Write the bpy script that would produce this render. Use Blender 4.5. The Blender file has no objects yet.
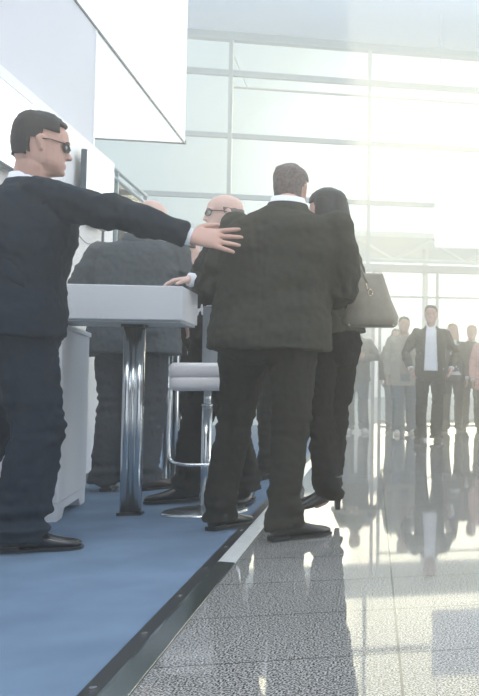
import bpy, bmesh, math, random
from mathutils import Vector, Matrix, noise
PI = math.pi
random.seed(7)
scn = bpy.context.scene
COL = scn.collection

# ------------------------------------------------------------------ camera
F_PX, CX, CY = 850.0, 550.0, 348.0
cam_d = bpy.data.cameras.new('camera')
cam = bpy.data.objects.new('camera', cam_d)
COL.objects.link(cam)
cam.location = (0, 0, 0.65)
cam.rotation_euler = (PI/2 + math.atan(41/850.0), 0, -math.radians(11.7))
cam_d.sensor_fit = 'AUTO'
cam_d.sensor_width = 36
cam_d.lens = F_PX/696*36
cam_d.shift_x = -(CX-239.5)/696
cam_d.shift_y = 0
cam_d.clip_start = 0.05
cam_d.clip_end = 300
scn.camera = cam

# ------------------------------------------------------------------ view, world, lights
scn.view_settings.view_transform = 'Standard'
scn.view_settings.look = 'None'
scn.view_settings.gamma = 1
scn.view_settings.use_curve_mapping = False
scn.view_settings.exposure = 0.12
scn.cycles.volume_bounces = 1
scn.cycles.max_bounces = 7
scn.cycles.transparent_max_bounces = 12
scn.cycles.sample_clamp_indirect = 4

w = bpy.data.worlds.new('hazy_daylight')
scn.world = w
w.use_nodes = True
nt = w.node_tree
nt.nodes.clear()
def nd(nt, typ, **kw):
    n = nt.nodes.new(typ)
    for k, v in kw.items(): setattr(n, k, v)
    return n
geo = nd(nt, 'ShaderNodeTexCoord')
SUN_DIR = Vector((0.14, 1.0, 0.14)).normalized()
dot = nd(nt, 'ShaderNodeVectorMath', operation='DOT_PRODUCT')
dot.inputs[1].default_value = SUN_DIR
nrm = nd(nt, 'ShaderNodeVectorMath', operation='NORMALIZE')
nt.links.new(geo.outputs['Generated'], nrm.inputs[0])
nt.links.new(nrm.outputs[0], dot.inputs[0])
ramp = nd(nt, 'ShaderNodeValToRGB')
nt.links.new(dot.outputs['Value'], ramp.inputs[0])
cr = ramp.color_ramp
cr.elements[0].position = 0.0; cr.elements[0].color = (0.82, 0.88, 0.96, 1)
cr.elements[1].position = 0.70; cr.elements[1].color = (0.50, 0.62, 0.71, 1)
for p, c in ((0.93, (0.54, 0.64, 0.70, 1)), (0.975, (0.78, 0.82, 0.79, 1)), (1.0, (1.0, 0.97, 0.90, 1))):
    e = cr.elements.new(p); e.color = c
pw = nd(nt, 'ShaderNodeMapRange')
pw.inputs['From Min'].default_value = 0.95; pw.inputs['From Max'].default_value = 1.0
pw.inputs['To Min'].default_value = 1.0; pw.inputs['To Max'].default_value = 1.9
nt.links.new(dot.outputs['Value'], pw.inputs[0])
bg = nd(nt, 'ShaderNodeBackground')
nt.links.new(ramp.outputs[0], bg.inputs['Color'])
nt.links.new(pw.outputs[0], bg.inputs['Strength'])
wo = nd(nt, 'ShaderNodeOutputWorld')
nt.links.new(bg.outputs[0], wo.inputs[0])

sun_d = bpy.data.lights.new('sun', 'SUN')
sun_d.energy = 1.4
sun_d.angle = math.radians(38)
sun_d.color = (1.0, 0.80, 0.50)
sun = bpy.data.objects.new('sun', sun_d)
COL.objects.link(sun)
sun.rotation_euler = Vector((0.10, 1.0, 0.14)).to_track_quat('Z', 'Y').to_euler()

def area(name, loc, size, power, color, rot=(0, 0, 0)):
    d = bpy.data.lights.new(name, 'AREA'); d.shape = 'RECTANGLE'
    d.size, d.size_y = size; d.energy = power; d.color = color
    o = bpy.data.objects.new(name, d); COL.objects.link(o)
    o.location = loc; o.rotation_euler = rot
    return o
area('added_overhead_fill', (-0.8, 0.5, 6.6), (3, 3), 200, (0.92, 0.96, 1.0))  # unseen fill lamp added overhead to give the figures shape
area('added_side_fill', (9.5, 5.0, 3.6), (12, 7), 620, (1.0, 0.98, 0.95), (0, PI/2, 0))  # no window modelled here: side lamp added to brighten cabinet and figures
area('added_ceiling_uplight', (0.5, 9.0, 5.6), (8, 8), 380, (0.90, 0.96, 1.0), (PI, 0, 0))  # uplight added out of view, only to brighten the ceiling
area('added_stand_fill', (-3.0, 2.5, 3.3), (1.4, 2.0), 25, (0.95, 0.98, 1.0))  # unseen interior fill lamp added over the stand

# ------------------------------------------------------------------ materials
def mat(name, color, rough=0.6, metal=0.0, spec=0.5, noise_amt=0.0, noise_scale=30, bump=0.0, bump_scale=200,
        emit=None, emit_s=0.0, coat=0.0, stretch=(1, 1, 1), color2=None):
    m = bpy.data.materials.new(name); m.use_nodes = True
    t = m.node_tree; b = t.nodes['Principled BSDF']
    b.inputs['Base Color'].default_value = (*color, 1)
    b.inputs['Roughness'].default_value = rough
    b.inputs['Metallic'].default_value = metal
    b.inputs['Specular IOR Level'].default_value = spec
    b.inputs['Coat Weight'].default_value = coat
    if emit:
        b.inputs['Emission Color'].default_value = (*emit, 1)
        b.inputs['Emission Strength'].default_value = emit_s
    tc = t.nodes.new('ShaderNodeTexCoord'); mp = t.nodes.new('ShaderNodeMapping')
    mp.inputs['Scale'].default_value = stretch
    t.links.new(tc.outputs['Object'], mp.inputs[0])
    n = t.nodes.new('ShaderNodeTexNoise'); n.inputs['Scale'].default_value = noise_scale
    n.inputs['Detail'].default_value = 4
    t.links.new(mp.outputs[0], n.inputs[0])
    r = t.nodes.new('ShaderNodeValToRGB')
    a = noise_amt
    c2 = color2 or tuple(min(1, c*(1+a)) for c in color)
    c1 = tuple(c*(1-a) for c in color)
    r.color_ramp.elements[0].position = 0.3; r.color_ramp.elements[0].color = (*c1, 1)
    r.color_ramp.elements[1].position = 0.7; r.color_ramp.elements[1].color = (*c2, 1)
    t.links.new(n.outputs['Fac'], r.inputs[0]); t.links.new(r.outputs[0], b.inputs['Base Color'])
    if bump:
        n2 = t.nodes.new('ShaderNodeTexNoise'); n2.inputs['Scale'].default_value = bump_scale
        t.links.new(mp.outputs[0], n2.inputs[0])
        bp = t.nodes.new('ShaderNodeBump'); bp.inputs['Strength'].default_value = bump
        bp.inputs['Distance'].default_value = 0.002
        t.links.new(n2.outputs['Fac'], bp.inputs['Height']); t.links.new(bp.outputs[0], b.inputs['Normal'])
    return m

M = {}
M['white'] = mat('white_laminate', (0.86, 0.87, 0.89), 0.35, noise_amt=0.015, noise_scale=3)
M['fascia'] = mat('fascia_laminate', (0.80, 0.81, 0.83), 0.4, noise_amt=0.015, noise_scale=3)
M['warm_white'] = mat('warm_white_panel', (0.78, 0.75, 0.75), 0.5, noise_amt=0.02, noise_scale=4)
M['lavender'] = mat('lavender_grey_panel', (0.66, 0.67, 0.72), 0.55, noise_amt=0.02, noise_scale=1.5)
M['lightbox'] = mat('lightbox_fabric', (0.85, 0.86, 0.88), 0.7, noise_amt=0.01, emit=(0.96, 0.98, 1), emit_s=0.35)
M['screen'] = mat('lit_screen', (0.6, 0.6, 0.6), 0.4, emit=(0.97, 1, 1), emit_s=0.8)
M['bezel'] = mat('dark_bezel', (0.02, 0.05, 0.08), 0.3)
M['chrome'] = mat('brushed_chrome', (0.74, 0.77, 0.78), 0.2, metal=1, noise_amt=0.04, noise_scale=40, stretch=(1, 1, .05))
M['steel_dark'] = mat('dark_steel', (0.10, 0.12, 0.13), 0.35, metal=0.8)
M['mullion'] = mat('aluminium_mullion', (0.30, 0.39, 0.44), 0.4, metal=0.2, noise_amt=0.02)
M['ceiling'] = mat('ceiling_paint', (0.78, 0.86, 0.94), 0.8, noise_amt=0.02, noise_scale=0.6)
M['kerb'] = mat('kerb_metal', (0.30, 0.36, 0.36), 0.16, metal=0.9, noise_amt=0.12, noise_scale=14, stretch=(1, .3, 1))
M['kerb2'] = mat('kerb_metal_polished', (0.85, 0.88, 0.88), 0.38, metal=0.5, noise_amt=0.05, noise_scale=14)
M['black'] = mat('black_rubber', (0.012, 0.014, 0.016), 0.4, noise_amt=0.1)
M['seat'] = mat('white_leatherette', (0.86, 0.83, 0.82), 0.4, noise_amt=0.02, bump=0.1)
M['seat_grey'] = mat('grey_leatherette', (0.25, 0.28, 0.30), 0.5, noise_amt=0.04)
M['navy'] = mat('navy_wool', (0.010, 0.018, 0.030), 0.85, spec=0.2, noise_amt=0.12, noise_scale=60, bump=0.25)
M['navy_leg'] = mat('navy_wool_trousers', (0.013, 0.021, 0.034), 0.85, spec=0.2, noise_amt=0.12, noise_scale=60, bump=0.25)
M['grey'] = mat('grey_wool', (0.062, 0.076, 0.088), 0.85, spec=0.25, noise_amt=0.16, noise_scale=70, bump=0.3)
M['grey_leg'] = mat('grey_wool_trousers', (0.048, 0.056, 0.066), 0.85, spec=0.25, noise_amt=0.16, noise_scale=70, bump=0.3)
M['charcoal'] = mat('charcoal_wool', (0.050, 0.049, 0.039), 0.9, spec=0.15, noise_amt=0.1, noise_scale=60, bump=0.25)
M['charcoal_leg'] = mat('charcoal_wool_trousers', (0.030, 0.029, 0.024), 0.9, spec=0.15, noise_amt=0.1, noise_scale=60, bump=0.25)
M['blackwool'] = mat('black_wool', (0.016, 0.016, 0.015), 0.9, spec=0.15, noise_amt=0.1, noise_scale=60, bump=0.25)
M['coatwool'] = mat('dark_olive_coat', (0.075, 0.070, 0.054), 0.8, spec=0.2, noise_amt=0.1, noise_scale=50, bump=0.2)
M['shirt'] = mat('white_cotton', (0.80, 0.82, 0.86), 0.8, noise_amt=0.02)
M['shirt_blue'] = mat('pale_blue_cotton', (0.50, 0.60, 0.70), 0.8, noise_amt=0.03)
M['plaid'] = mat('muted_plaid', (0.30, 0.24, 0.20), 0.9, noise_amt=0.25, noise_scale=25)
M['skin'] = mat('skin', (0.56, 0.34, 0.27), 0.5, noise_amt=0.06, noise_scale=20, bump=0.1)
M['skin_pale'] = mat('pale_skin', (0.66, 0.45, 0.38), 0.5, noise_amt=0.06, noise_scale=20, bump=0.1)
M['hair'] = mat('dark_brown_hair', (0.020, 0.016, 0.013), 0.6, noise_amt=0.4, noise_scale=80, bump=0.8, bump_scale=300, stretch=(1, 1, .2))
M['hair_black'] = mat('black_hair', (0.012, 0.012, 0.011), 0.45, noise_amt=0.3, noise_scale=80, bump=0.6, bump_scale=200, stretch=(1, 1, .1))
M['hair_grey'] = mat('grey_hair', (0.16, 0.13, 0.12), 0.7, noise_amt=0.3, noise_scale=80, bump=0.6)
M['hair_blond'] = mat('blonde_hair', (0.52, 0.38, 0.20), 0.55, noise_amt=0.3, noise_scale=80, bump=0.6, stretch=(1, 1, .1))
M['leather'] = mat('black_leather', (0.012, 0.011, 0.010), 0.22, noise_amt=0.2, coat=0.4)
M['leather_br'] = mat('brown_leather', (0.040, 0.024, 0.018), 0.3, noise_amt=0.25, coat=0.3)
M['sneaker'] = mat('white_sneaker', (0.66, 0.64, 0.60), 0.6, noise_amt=0.05)
M['jeans'] = mat('blue_denim', (0.13, 0.16, 0.20), 0.9, noise_amt=0.2, noise_scale=40)
M['jacket_g'] = mat('grey_jacket', (0.10, 0.11, 0.11), 0.85, noise_amt=0.15)
M['parka'] = mat('light_khaki_coat', (0.36, 0.35, 0.29), 0.85, noise_amt=0.1)
M['pink'] = mat('pink_coat', (0.72, 0.42, 0.38), 0.85, noise_amt=0.06)
M['bag'] = mat('taupe_leather', (0.30, 0.27, 0.21), 0.4, noise_amt=0.08, bump=0.15, coat=0.2)
M['gold'] = mat('pale_gold_metal', (0.85, 0.75, 0.55), 0.2, metal=1)
M['glasses'] = mat('dark_lens', (0.02, 0.02, 0.025), 0.1)
M['eye'] = mat('eye', (0.5, 0.5, 0.5), 0.2)
M['ext'] = mat('pale_concrete', (0.66, 0.70, 0.72), 0.8, noise_amt=0.04, noise_scale=1)
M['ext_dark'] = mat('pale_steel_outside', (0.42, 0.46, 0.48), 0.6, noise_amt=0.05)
M['banner'] = mat('glowing_white_banner', (0.88, 0.88, 0.88), 0.7, noise_amt=0.01, emit=(1, 1, 1), emit_s=0.55)  # glow added so the sign shows brighter than the glass

# carpet
def carpet():
    m = mat('blue_carpet', (0.155, 0.225, 0.32), 0.95, spec=0.1, noise_amt=0.14, noise_scale=3.5, bump=0.6, bump_scale=900)
    t = m.node_tree; b = t.nodes['Principled BSDF']
    r = [n for n in t.nodes if n.type == 'VALTORGB'][0]
    n3 = t.nodes.new('ShaderNodeTexNoise'); n3.inputs['Scale'].default_value = 420
    tc = [n for n in t.nodes if n.type == 'TEX_COORD'][0]
    t.links.new(tc.outputs['Object'], n3.inputs[0])
    mx = t.nodes.new('ShaderNodeMix'); mx.data_type = 'RGBA'; mx.blend_type = 'OVERLAY'
    mx.inputs[0].default_value = 0.35
    t.links.new(r.outputs[0], mx.inputs[6]); t.links.new(n3.outputs['Fac'], mx.inputs[7])
    t.links.new(mx.outputs[2], b.inputs['Base Color'])
    return m
M['carpet'] = carpet()

# polished granite with tile seams
def granite():
    m = bpy.data.materials.new('polished_granite_tiles'); m.use_nodes = True
    t = m.node_tree; b = t.nodes['Principled BSDF']
    tc = t.nodes.new('ShaderNodeTexCoord')
    def N(scale, det=3):
        n = t.nodes.new('ShaderNodeTexNoise'); n.inputs['Scale'].default_value = scale; n.inputs['Detail'].default_value = det
        t.links.new(tc.outputs['Object'], n.inputs[0]); return n
    n1 = N(200, 4)
    r1 = t.nodes.new('ShaderNodeValToRGB')
    r1.color_ramp.elements[0].position = 0.45; r1.color_ramp.elements[0].color = (0.045, 0.045, 0.045, 1)
    r1.color_ramp.elements[1].position = 0.56; r1.color_ramp.elements[1].color = (0.52, 0.52, 0.50, 1)
    t.links.new(n1.outputs['Fac'], r1.inputs[0])
    n2 = N(2.2, 2)
    r2 = t.nodes.new('ShaderNodeValToRGB')
    r2.color_ramp.elements[0].color = (0.85, 0.85, 0.85, 1); r2.color_ramp.elements[1].color = (1.1, 1.1, 1.1, 1)
    t.links.new(n2.outputs['Fac'], r2.inputs[0])
    mm = t.nodes.new('ShaderNodeMix'); mm.data_type = 'RGBA'; mm.blend_type = 'MULTIPLY'; mm.inputs[0].default_value = 1
    t.links.new(r1.outputs[0], mm.inputs[6]); t.links.new(r2.outputs[0], mm.inputs[7])
    br = t.nodes.new('ShaderNodeTexBrick')
    br.offset = 0; br.inputs['Color1'].default_value = (1, 1, 1, 1); br.inputs['Color2'].default_value = (0.95, 0.95, 0.95, 1)
    br.inputs['Mortar'].default_value = (0.30, 0.32, 0.32, 1); br.inputs['Scale'].default_value = 1
    br.inputs['Mortar Size'].default_value = 0.0035; br.inputs['Mortar Smooth'].default_value = 0.2
    br.inputs['Brick Width'].default_value = 0.60; br.inputs['Row Height'].default_value = 0.43
    mp = t.nodes.new('ShaderNodeMapping'); mp.inputs['Location'].default_value = (-0.067, -0.011, 0)
    t.links.new(tc.outputs['Object'], mp.inputs[0]); t.links.new(mp.outputs[0], br.inputs[0])
    m2 = t.nodes.new('ShaderNodeMix'); m2.data_type = 'RGBA'; m2.blend_type = 'MULTIPLY'; m2.inputs[0].default_value = 1
    t.links.new(mm.outputs[2], m2.inputs[6]); t.links.new(br.outputs['Color'], m2.inputs[7])
    t.links.new(m2.outputs[2], b.inputs['Base Color'])
    b.inputs['Roughness'].default_value = 0.035
    b.inputs['Specular IOR Level'].default_value = 0.6
    return m
M['granite'] = granite()

def glass():
    m = bpy.data.materials.new('window_glass'); m.use_nodes = True
    t = m.node_tree; t.nodes.clear()
    o = t.nodes.new('ShaderNodeOutputMaterial'); mx = t.nodes.new('ShaderNodeMixShader')
    tr = t.nodes.new('ShaderNodeBsdfTransparent'); tr.inputs[0].default_value = (0.93, 0.975, 0.98, 1)
    gl = t.nodes.new('ShaderNodeBsdfGlossy'); gl.inputs['Roughness'].default_value = 0.02
    fr = t.nodes.new('ShaderNodeFresnel'); fr.inputs[0].default_value = 1.25
    t.links.new(fr.outputs[0], mx.inputs[0]); t.links.new(tr.outputs[0], mx.inputs[1]); t.links.new(gl.outputs[0], mx.inputs[2])
    t.links.new(mx.outputs[0], o.inputs[0])
    return m
M['glass'] = glass()

# ------------------------------------------------------------------ mesh helpers
def link(name, me, m, parent=None, smooth=False):
    o = bpy.data.objects.new(name, me); COL.objects.link(o)
    if m is not None:
        me.materials.clear(); me.materials.append(m)
    if smooth:
        for p in me.polygons: p.use_smooth = True
    if parent: o.parent = parent
    return o
def obj(name, bm, m, parent=None, smooth=False, bevel=0.0):
    me = bpy.data.meshes.new(name)
    bmesh.ops.recalc_face_normals(bm, faces=bm.faces)
    bm.to_mesh(me); bm.free()
    o = link(name, me, m, parent, smooth)
    if bevel:
        md = o.modifiers.new('bevel', 'BEVEL'); md.width = bevel; md.segments = 2; md.limit_method = 'ANGLE'
    return o
def BM(): return bmesh.new()
def box(bm, x0, x1, y0, y1, z0, z1):
    v = [bm.verts.new((x, y, z)) for x in (x0, x1) for y in (y0, y1) for z in (z0, z1)]
    for f in ((0, 1, 3, 2), (4, 6, 7, 5), (0, 4, 5, 1), (2, 3, 7, 6), (0, 2, 6, 4), (1, 5, 7, 3)):
        bm.faces.new([v[i] for i in f])
    return v
def boxo(name, dims, m, parent=None, bevel=0.0):
    bm = BM(); box(bm, *dims); return obj(name, bm, m, parent, bevel=bevel)
def loft(bm, rings, closed=True):
    rv = [[bm.verts.new(p) for p in r] for r in rings]
    n = len(rings[0])
    for a, b in zip(rv, rv[1:]):
        for i in range(n):
            bm.faces.new((a[i], a[(i+1) % n], b[(i+1) % n], b[i]))
    if closed:
        bm.faces.new(rv[0][::-1]); bm.faces.new(rv[-1])
    return rv
def ering(c, ax, ay, a, b, n=20, p=2.0):
    out = []
    for i in range(n):
        t = 2*PI*i/n
        cs, sn = math.cos(t), math.sin(t)
        out.append(c + ax*(a*math.copysign(abs(cs)**(2/p), cs)) + ay*(b*math.copysign(abs(sn)**(2/p), sn)))
    return out
def tube(bm, pts, radii, n=14, flat=None, side=None, round_ends=True, p=2.0):
    """circular or flattened tube through pts; flat = ratio of the second radius."""
    P = [Vector(q) for q in pts]
    R = [radii]*len(P) if isinstance(radii, (int, float)) else list(radii)
    K = [1.0]*len(P) if flat is None else ([flat]*len(P) if isinstance(flat, (int, float)) else list(flat))
    T = []
    for i in range(len(P)):
        a = P[max(0, i-1)]; b = P[min(len(P)-1, i+1)]
        T.append((b-a).normalized())
    s = Vector(side) if side is not None else (Vector((1, 0, 0)) if abs(T[0].x) < 0.8 else Vector((0, 1, 0)))
    rings = []
    def ring(c, t, r, k, s):
        ax = (s - t*s.dot(t)).normalized(); ay = t.cross(ax)
        return ering(c, ax, ay, r, r*k, n, p), ax
    if round_ends:
        for q in (0.25, 0.7):
            rr, s2 = ring(P[0]-T[0]*R[0]*K[0]*math.cos(q*PI/2)*0.8, T[0], R[0]*math.sin(q*PI/2), K[0], s); rings.append(rr)
    for i in range(len(P)):
        rr, s = ring(P[i], T[i], R[i], K[i], s); rings.append(rr)
    if round_ends:
        for q in (0.7, 0.25):
            rr, s2 = ring(P[-1]+T[-1]*R[-1]*K[-1]*math.cos(q*PI/2)*0.8, T[-1], R[-1]*math.sin(q*PI/2), K[-1], s); rings.append(rr)
    loft(bm, rings)
def smooth_path(pts, sub=6):
    P = [Vector(p) for p in pts]; out = []
    for i in range(len(P)-1):
        p0 = P[max(0, i-1)]; p1 = P[i]; p2 = P[i+1]; p3 = P[min(len(P)-1, i+2)]
        for k in range(sub):
            t = k/sub
            out.append(0.5*((2*p1) + (p2-p0)*t + (2*p0-5*p1+4*p2-p3)*t*t + (3*p1-p0-3*p2+p3)*t**3))
    out.append(P[-1]); return out
def lerp_table(tab, z):
    if z <= tab[0][0]: return tab[0][1:]
    for a, b in zip(tab, tab[1:]):
        if z <= b[0]:
            t = (z-a[0])/(b[0]-a[0])
            return tuple(x+(y-x)*t for x, y in zip(a[1:], b[1:]))
    return tab[-1][1:]
def ball(bm, c, r, n=14, sc=(1, 1, 1)):
    c = Vector(c); rings = []
    for i in range(1, n):
        th = PI*i/n - PI/2
        rings.append([c + Vector((r*sc[0]*math.cos(th)*math.cos(2*PI*j/n), r*sc[1]*math.cos(th)*math.sin(2*PI*j/n), r*sc[2]*math.sin(th))) for j in range(n)])
    loft(bm, rings)

def remesh(name, bm, m, parent, voxel, smooth=6, fold=None, cut=None, key=None):
    """one continuous surface grown over overlapping closed volumes"""
    me = bpy.data.meshes.new('tmp')
    bmesh.ops.recalc_face_normals(bm, faces=bm.faces)
    bm.to_mesh(me); bm.free()
    o = bpy.data.objects.new('tmp', me); COL.objects.link(o)
    r = o.modifiers.new('r', 'REMESH'); r.mode = 'VOXEL'; r.voxel_size = voxel; r.use_smooth_shade = True
    s = o.modifiers.new('s', 'SMOOTH'); s.iterations = smooth; s.factor = 0.5
    dg = bpy.context.evaluated_depsgraph_get()
    me2 = bpy.data.meshes.new_from_object(o.evaluated_get(dg))
    bpy.data.objects.remove(o); bpy.data.meshes.remove(me)
    if fold:
        cos = [v.co.copy() for v in me2.vertices]; ns = [v.normal.copy() for v in me2.vertices]
        for v, c, n in zip(me2.vertices, cos, ns):
            v.co = c + n*fold(c)
    if cut:
        b2 = bmesh.new(); b2.from_mesh(me2)
        bmesh.ops.delete(b2, geom=[v for v in b2.verts if cut(v.co)], context='VERTS')
        b2.to_mesh(me2); b2.free()
    me2.name = name
    return link(name, me2, m, parent, True)

# ------------------------------------------------------------------ naming helpers
def tag(o, label, cat, group=None, kind=None):
    o['label'] = label; o['category'] = cat
    if group: o['group'] = group
    if kind: o['kind'] = kind
    return o
def thing(name, label, cat, loc=(0, 0, 0), rotz=0, group=None):
    o = bpy.data.objects.new(name, None); COL.objects.link(o)
    o.location = loc; o.rotation_euler = (0, 0, rotz); o.empty_display_size = 0.1
    return tag(o, label, cat, group)
def struct(o, label=None):
    o['kind'] = 'structure'
    if label: o['label'] = label
    return o

# ================================================================== SETTING
GY = 16.17
struct(boxo('floor', (-0.50, 9, -3, GY, -0.20, 0), M['granite']), 'polished speckled granite tile floor')
struct(boxo('floor_carpet', (-6, -0.606, -3, GY, -0.20, 0.0), M['carpet']), 'blue carpet of the exhibition stand')
# metal strip along the edge of the carpet
ks = bpy.data.objects.new('trim_1', None); COL.objects.link(ks)
struct(ks, 'black strip and brushed metal ramp between carpet and granite')
bm = BM(); box(bm, -0.606, -0.563, -3, 12, -0.01, 0.006); obj('edge_strip', bm, M['black'], ks)
def ramp_piece(y0, y1, m):
    bm = BM()
    prof = [(-0.563, -0.01), (-0.563, 0.008), (-0.555, 0.009), (-0.503, 0.003), (-0.499, -0.01)]
    loft(bm, [[Vector((x, y, z)) for x, z in prof] for y in (y0, y1)])
    return obj('metal_ramp', bm, m, ks)
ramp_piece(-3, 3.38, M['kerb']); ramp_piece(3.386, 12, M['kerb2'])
for k in range(14):
    bm = BM(); y = 1.6 + k*0.42
    loft(bm, [ering(Vector((-0.585, y, z)), Vector((1, 0, 0)), Vector((0, 1, 0)), .008, .008, 10) for z in (0.004, 0.010)])
    obj('screw', bm, M['chrome'], ks)
struct(boxo('ceiling', (-9, 12, -3, GY+0.3, 7.17, 7.35), M['ceiling']), 'pale blue grey ceiling of the hall')

# glass front: mullions and transoms
gw = bpy.data.objects.new('window_1', None); COL.objects.link(gw); gw.location = (0, GY, 0)
struct(gw, 'tall glazed front wall with pale metal mullions')
XM = [-7.55, -5.08, -2.61, -0.13, 2.34, 4.81]
bm = BM()
for x in XM: box(bm, x-0.035, x+0.035, -0.07, 0.05, 2.95 if x > -0.5 else 0, 7.10)
obj('mullion', bm, M['mullion'], gw, bevel=0.006)
bm = BM()
box(bm, -7.6, 6, -0.08, 0.06, 7.02, 7.17)
for z, h in ((6.42, .055), (5.26, .045), (4.14, .045)): box(bm, -7.6, 6, -0.05, 0.03, z-h, z+h)
obj('transom', bm, M['mullion'], gw, bevel=0.006)
bm = BM(); box(bm, -7.6, 6, -0.012, 0.0, 2.98, 7.05); box(bm, -7.6, -0.15, -0.012, 0.0, 0.0, 2.84)
obj('pane', bm, M['glass'], gw)
# entrance
dr = bpy.data.objects.new('door_1', None); COL.objects.link(dr); dr.location = (0, GY, 0)
struct(dr, 'wide glass entrance doors under the head rail')
bm = BM(); box(bm, -7.6, 6, -0.10, 0.06, 2.84, 2.98); obj('head_rail', bm, M['mullion'], dr, bevel=0.01)
for x in (-0.02, 0.10, 1.16, 2.30, 3.4):
    bm = BM(); box(bm, x-0.03, x+0.03, -0.06, 0.04, 0, 2.84); obj('door_post', bm, M['mullion'], dr, bevel=0.005)
bm = BM()
for z in (0.05, 1.0, 2.38): box(bm, 0.13, 3.37, -0.03, 0.01, z-0.02, z+0.02)
obj('door_rail', bm, M['mullion'], dr)
bm = BM(); box(bm, 0.13, 3.37, -0.008, 0.0, 0.02, 2.84); obj('door_glass', bm, M['glass'], dr)

# ------------------------------------------------ stand walls (left)
struct(boxo('wall_left', (-2.15, -2.00, -1.0, 7.12, 0, 2.41), M['white'], bevel=0.004), 'white stand wall that carries the screens')
struct(boxo('baseboard_left', (-2.00, -1.985, -1.0, 7.125, 0, 0.05), M['steel_dark']))
struct(boxo('wall_upper', (-2.32, -2.155, -1.0, 7.10, 0, 3.47), M['lavender']), 'tall lavender grey wall above the white stand wall')
struct(boxo('trim_2', (-2.17, -2.15, 7.10, 7.13, 2.41, 3.47), M['white']))  # white trim put in for a bright light strip at the wall end
hb = thing('hanging_light_box', 'huge white fabric light box hanging over the stand, top left', 'light box', (-2.15, 6, 3.47))
bm = BM(); box(bm, -2.2, 0.0, -7, 4.28, 0.0, 2.4); obj('fabric_box', bm, M['lightbox'], hb)
bm = BM(); box(bm, -2.18, -0.03, -6.9, 4.24, -0.008, 0.0); obj('light_panel', bm, M['screen'], hb)
bm = BM()
box(bm, -0.01, 0.006, -7, 4.29, -0.010, 0.006); box(bm, -2.2, 0.012, 4.27, 4.30, -0.012, 0.03)
obj('frame_edge', bm, M['steel_dark'], hb)
for y in (-3.5, 3.5):
    bm = BM(); tube(bm, [(-1, y, 2.4), (-1, y, 3.7)], 0.006, 8); obj('suspension_wire', bm, M['chrome'], hb)

# glazed partition that carries on from the white wall
pt = thing('glass_partition', 'glazed partition with twin metal top rails at the end of the white wall', 'partition', (-2.0, 7.12, 0))
for z in (2.40, 2.33):
    bm = BM(); tube(bm, [(-0.04, 0, z), (-0.04, 1.12, z)], 0.016, 10); obj('top_rail', bm, M['mullion'], pt, True)
for y in (0.22, 1.10):
    bm = BM(); box(bm, -0.06, -0.03, y-0.012, y+0.012, 0, 2.40); obj('post', bm, M['mullion'], pt)
bm = BM(); box(bm, -0.047, -0.043, 0.01, 1.09, 0.04, 2.31); obj('glass_pane', bm, M['glass'], pt)

# screens on the white wall
def tv(y0, y1, label, arm):
    t = thing('flat_screen', label, 'screen', (-1.98, (y0+y1)/2, 1.83))
    h = (y1-y0)/2
    bm = BM(); box(bm, 0.02, 0.055, -h, h, 0.0, 0.45); obj('casing', bm, M['bezel'], t, bevel=0.006)
    bm = BM(); box(bm, 0.0555, 0.058, -h+0.012, h-0.008, 0.015, 0.440); obj('display', bm, M['screen'], t)
    bm = BM(); box(bm, -0.02, 0.022, -0.08, 0.08, 0.10, 0.34); obj('wall_mount', bm, M['steel_dark'], t)
    if arm:
        bm = BM(); tube(bm, [(0.03, h-0.35, -0.02), (0.03, h-0.12, -0.02)], 0.012, 8); tube(bm, [(0.03, h-0.14, 0.02), (0.03, h-0.14, -0.12)], 0.009, 8)
        obj('bracket_arm', bm, M['steel_dark'], t)
        bm = BM(); tube(bm, smooth_path([(0.0, h-0.14, -0.10), (0.0, h-0.4, -0.16), (0.0, h-0.75, -0.08)]), 0.003, 6)
        obj('cable', bm, M['steel_dark'], t)
tv(6.22, 6.84, 'lit flat screen on the white wall right of the navy-suited man\'s face', True)
tv(4.55, 5.30, 'lit flat screen cut by the photo\'s left edge above the navy-suited man', False)

# white cabinet at left
cb = thing('cabinet', 'white lacquered cabinet on the carpet behind the navy-suited man\'s legs', 'cabinet', (-1.511, 4.597, 0), math.radians(8))
bm = BM(); box(bm, -0.34, 0.0, 0.0, 0.78, 0.09, 0.95); obj('body', bm, M['white'], cb, bevel=0.004)
bm = BM(); prof = [(0, 0), (0.14, 0), (0.19, 0.045), (0.59, 0.045), (0.64, 0), (0.78, 0), (0.78, 0.088), (0, 0.088)]
loft(bm, [[Vector((x, y, z)) for y, z in prof] for x in (-0.34, -0.004)]); obj('plinth', bm, M['white'], cb)
bm = BM(); box(bm, -0.35, 0.008, -0.008, 0.79, 0.95, 0.975); obj('top', bm, M['white'], cb, bevel=0.003)
bm = BM(); box(bm, -0.32, -0.03, -0.014, 0.0, 0.11, 0.93); d = obj('door', bm, M['white'], cb, bevel=0.003)
bm = BM(); tube(bm, [(-0.10, -0.035, 0.7), (-0.10, -0.035, 0.86)], 0.006, 8); obj('handle', bm, M['chrome'], d, True)

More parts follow.
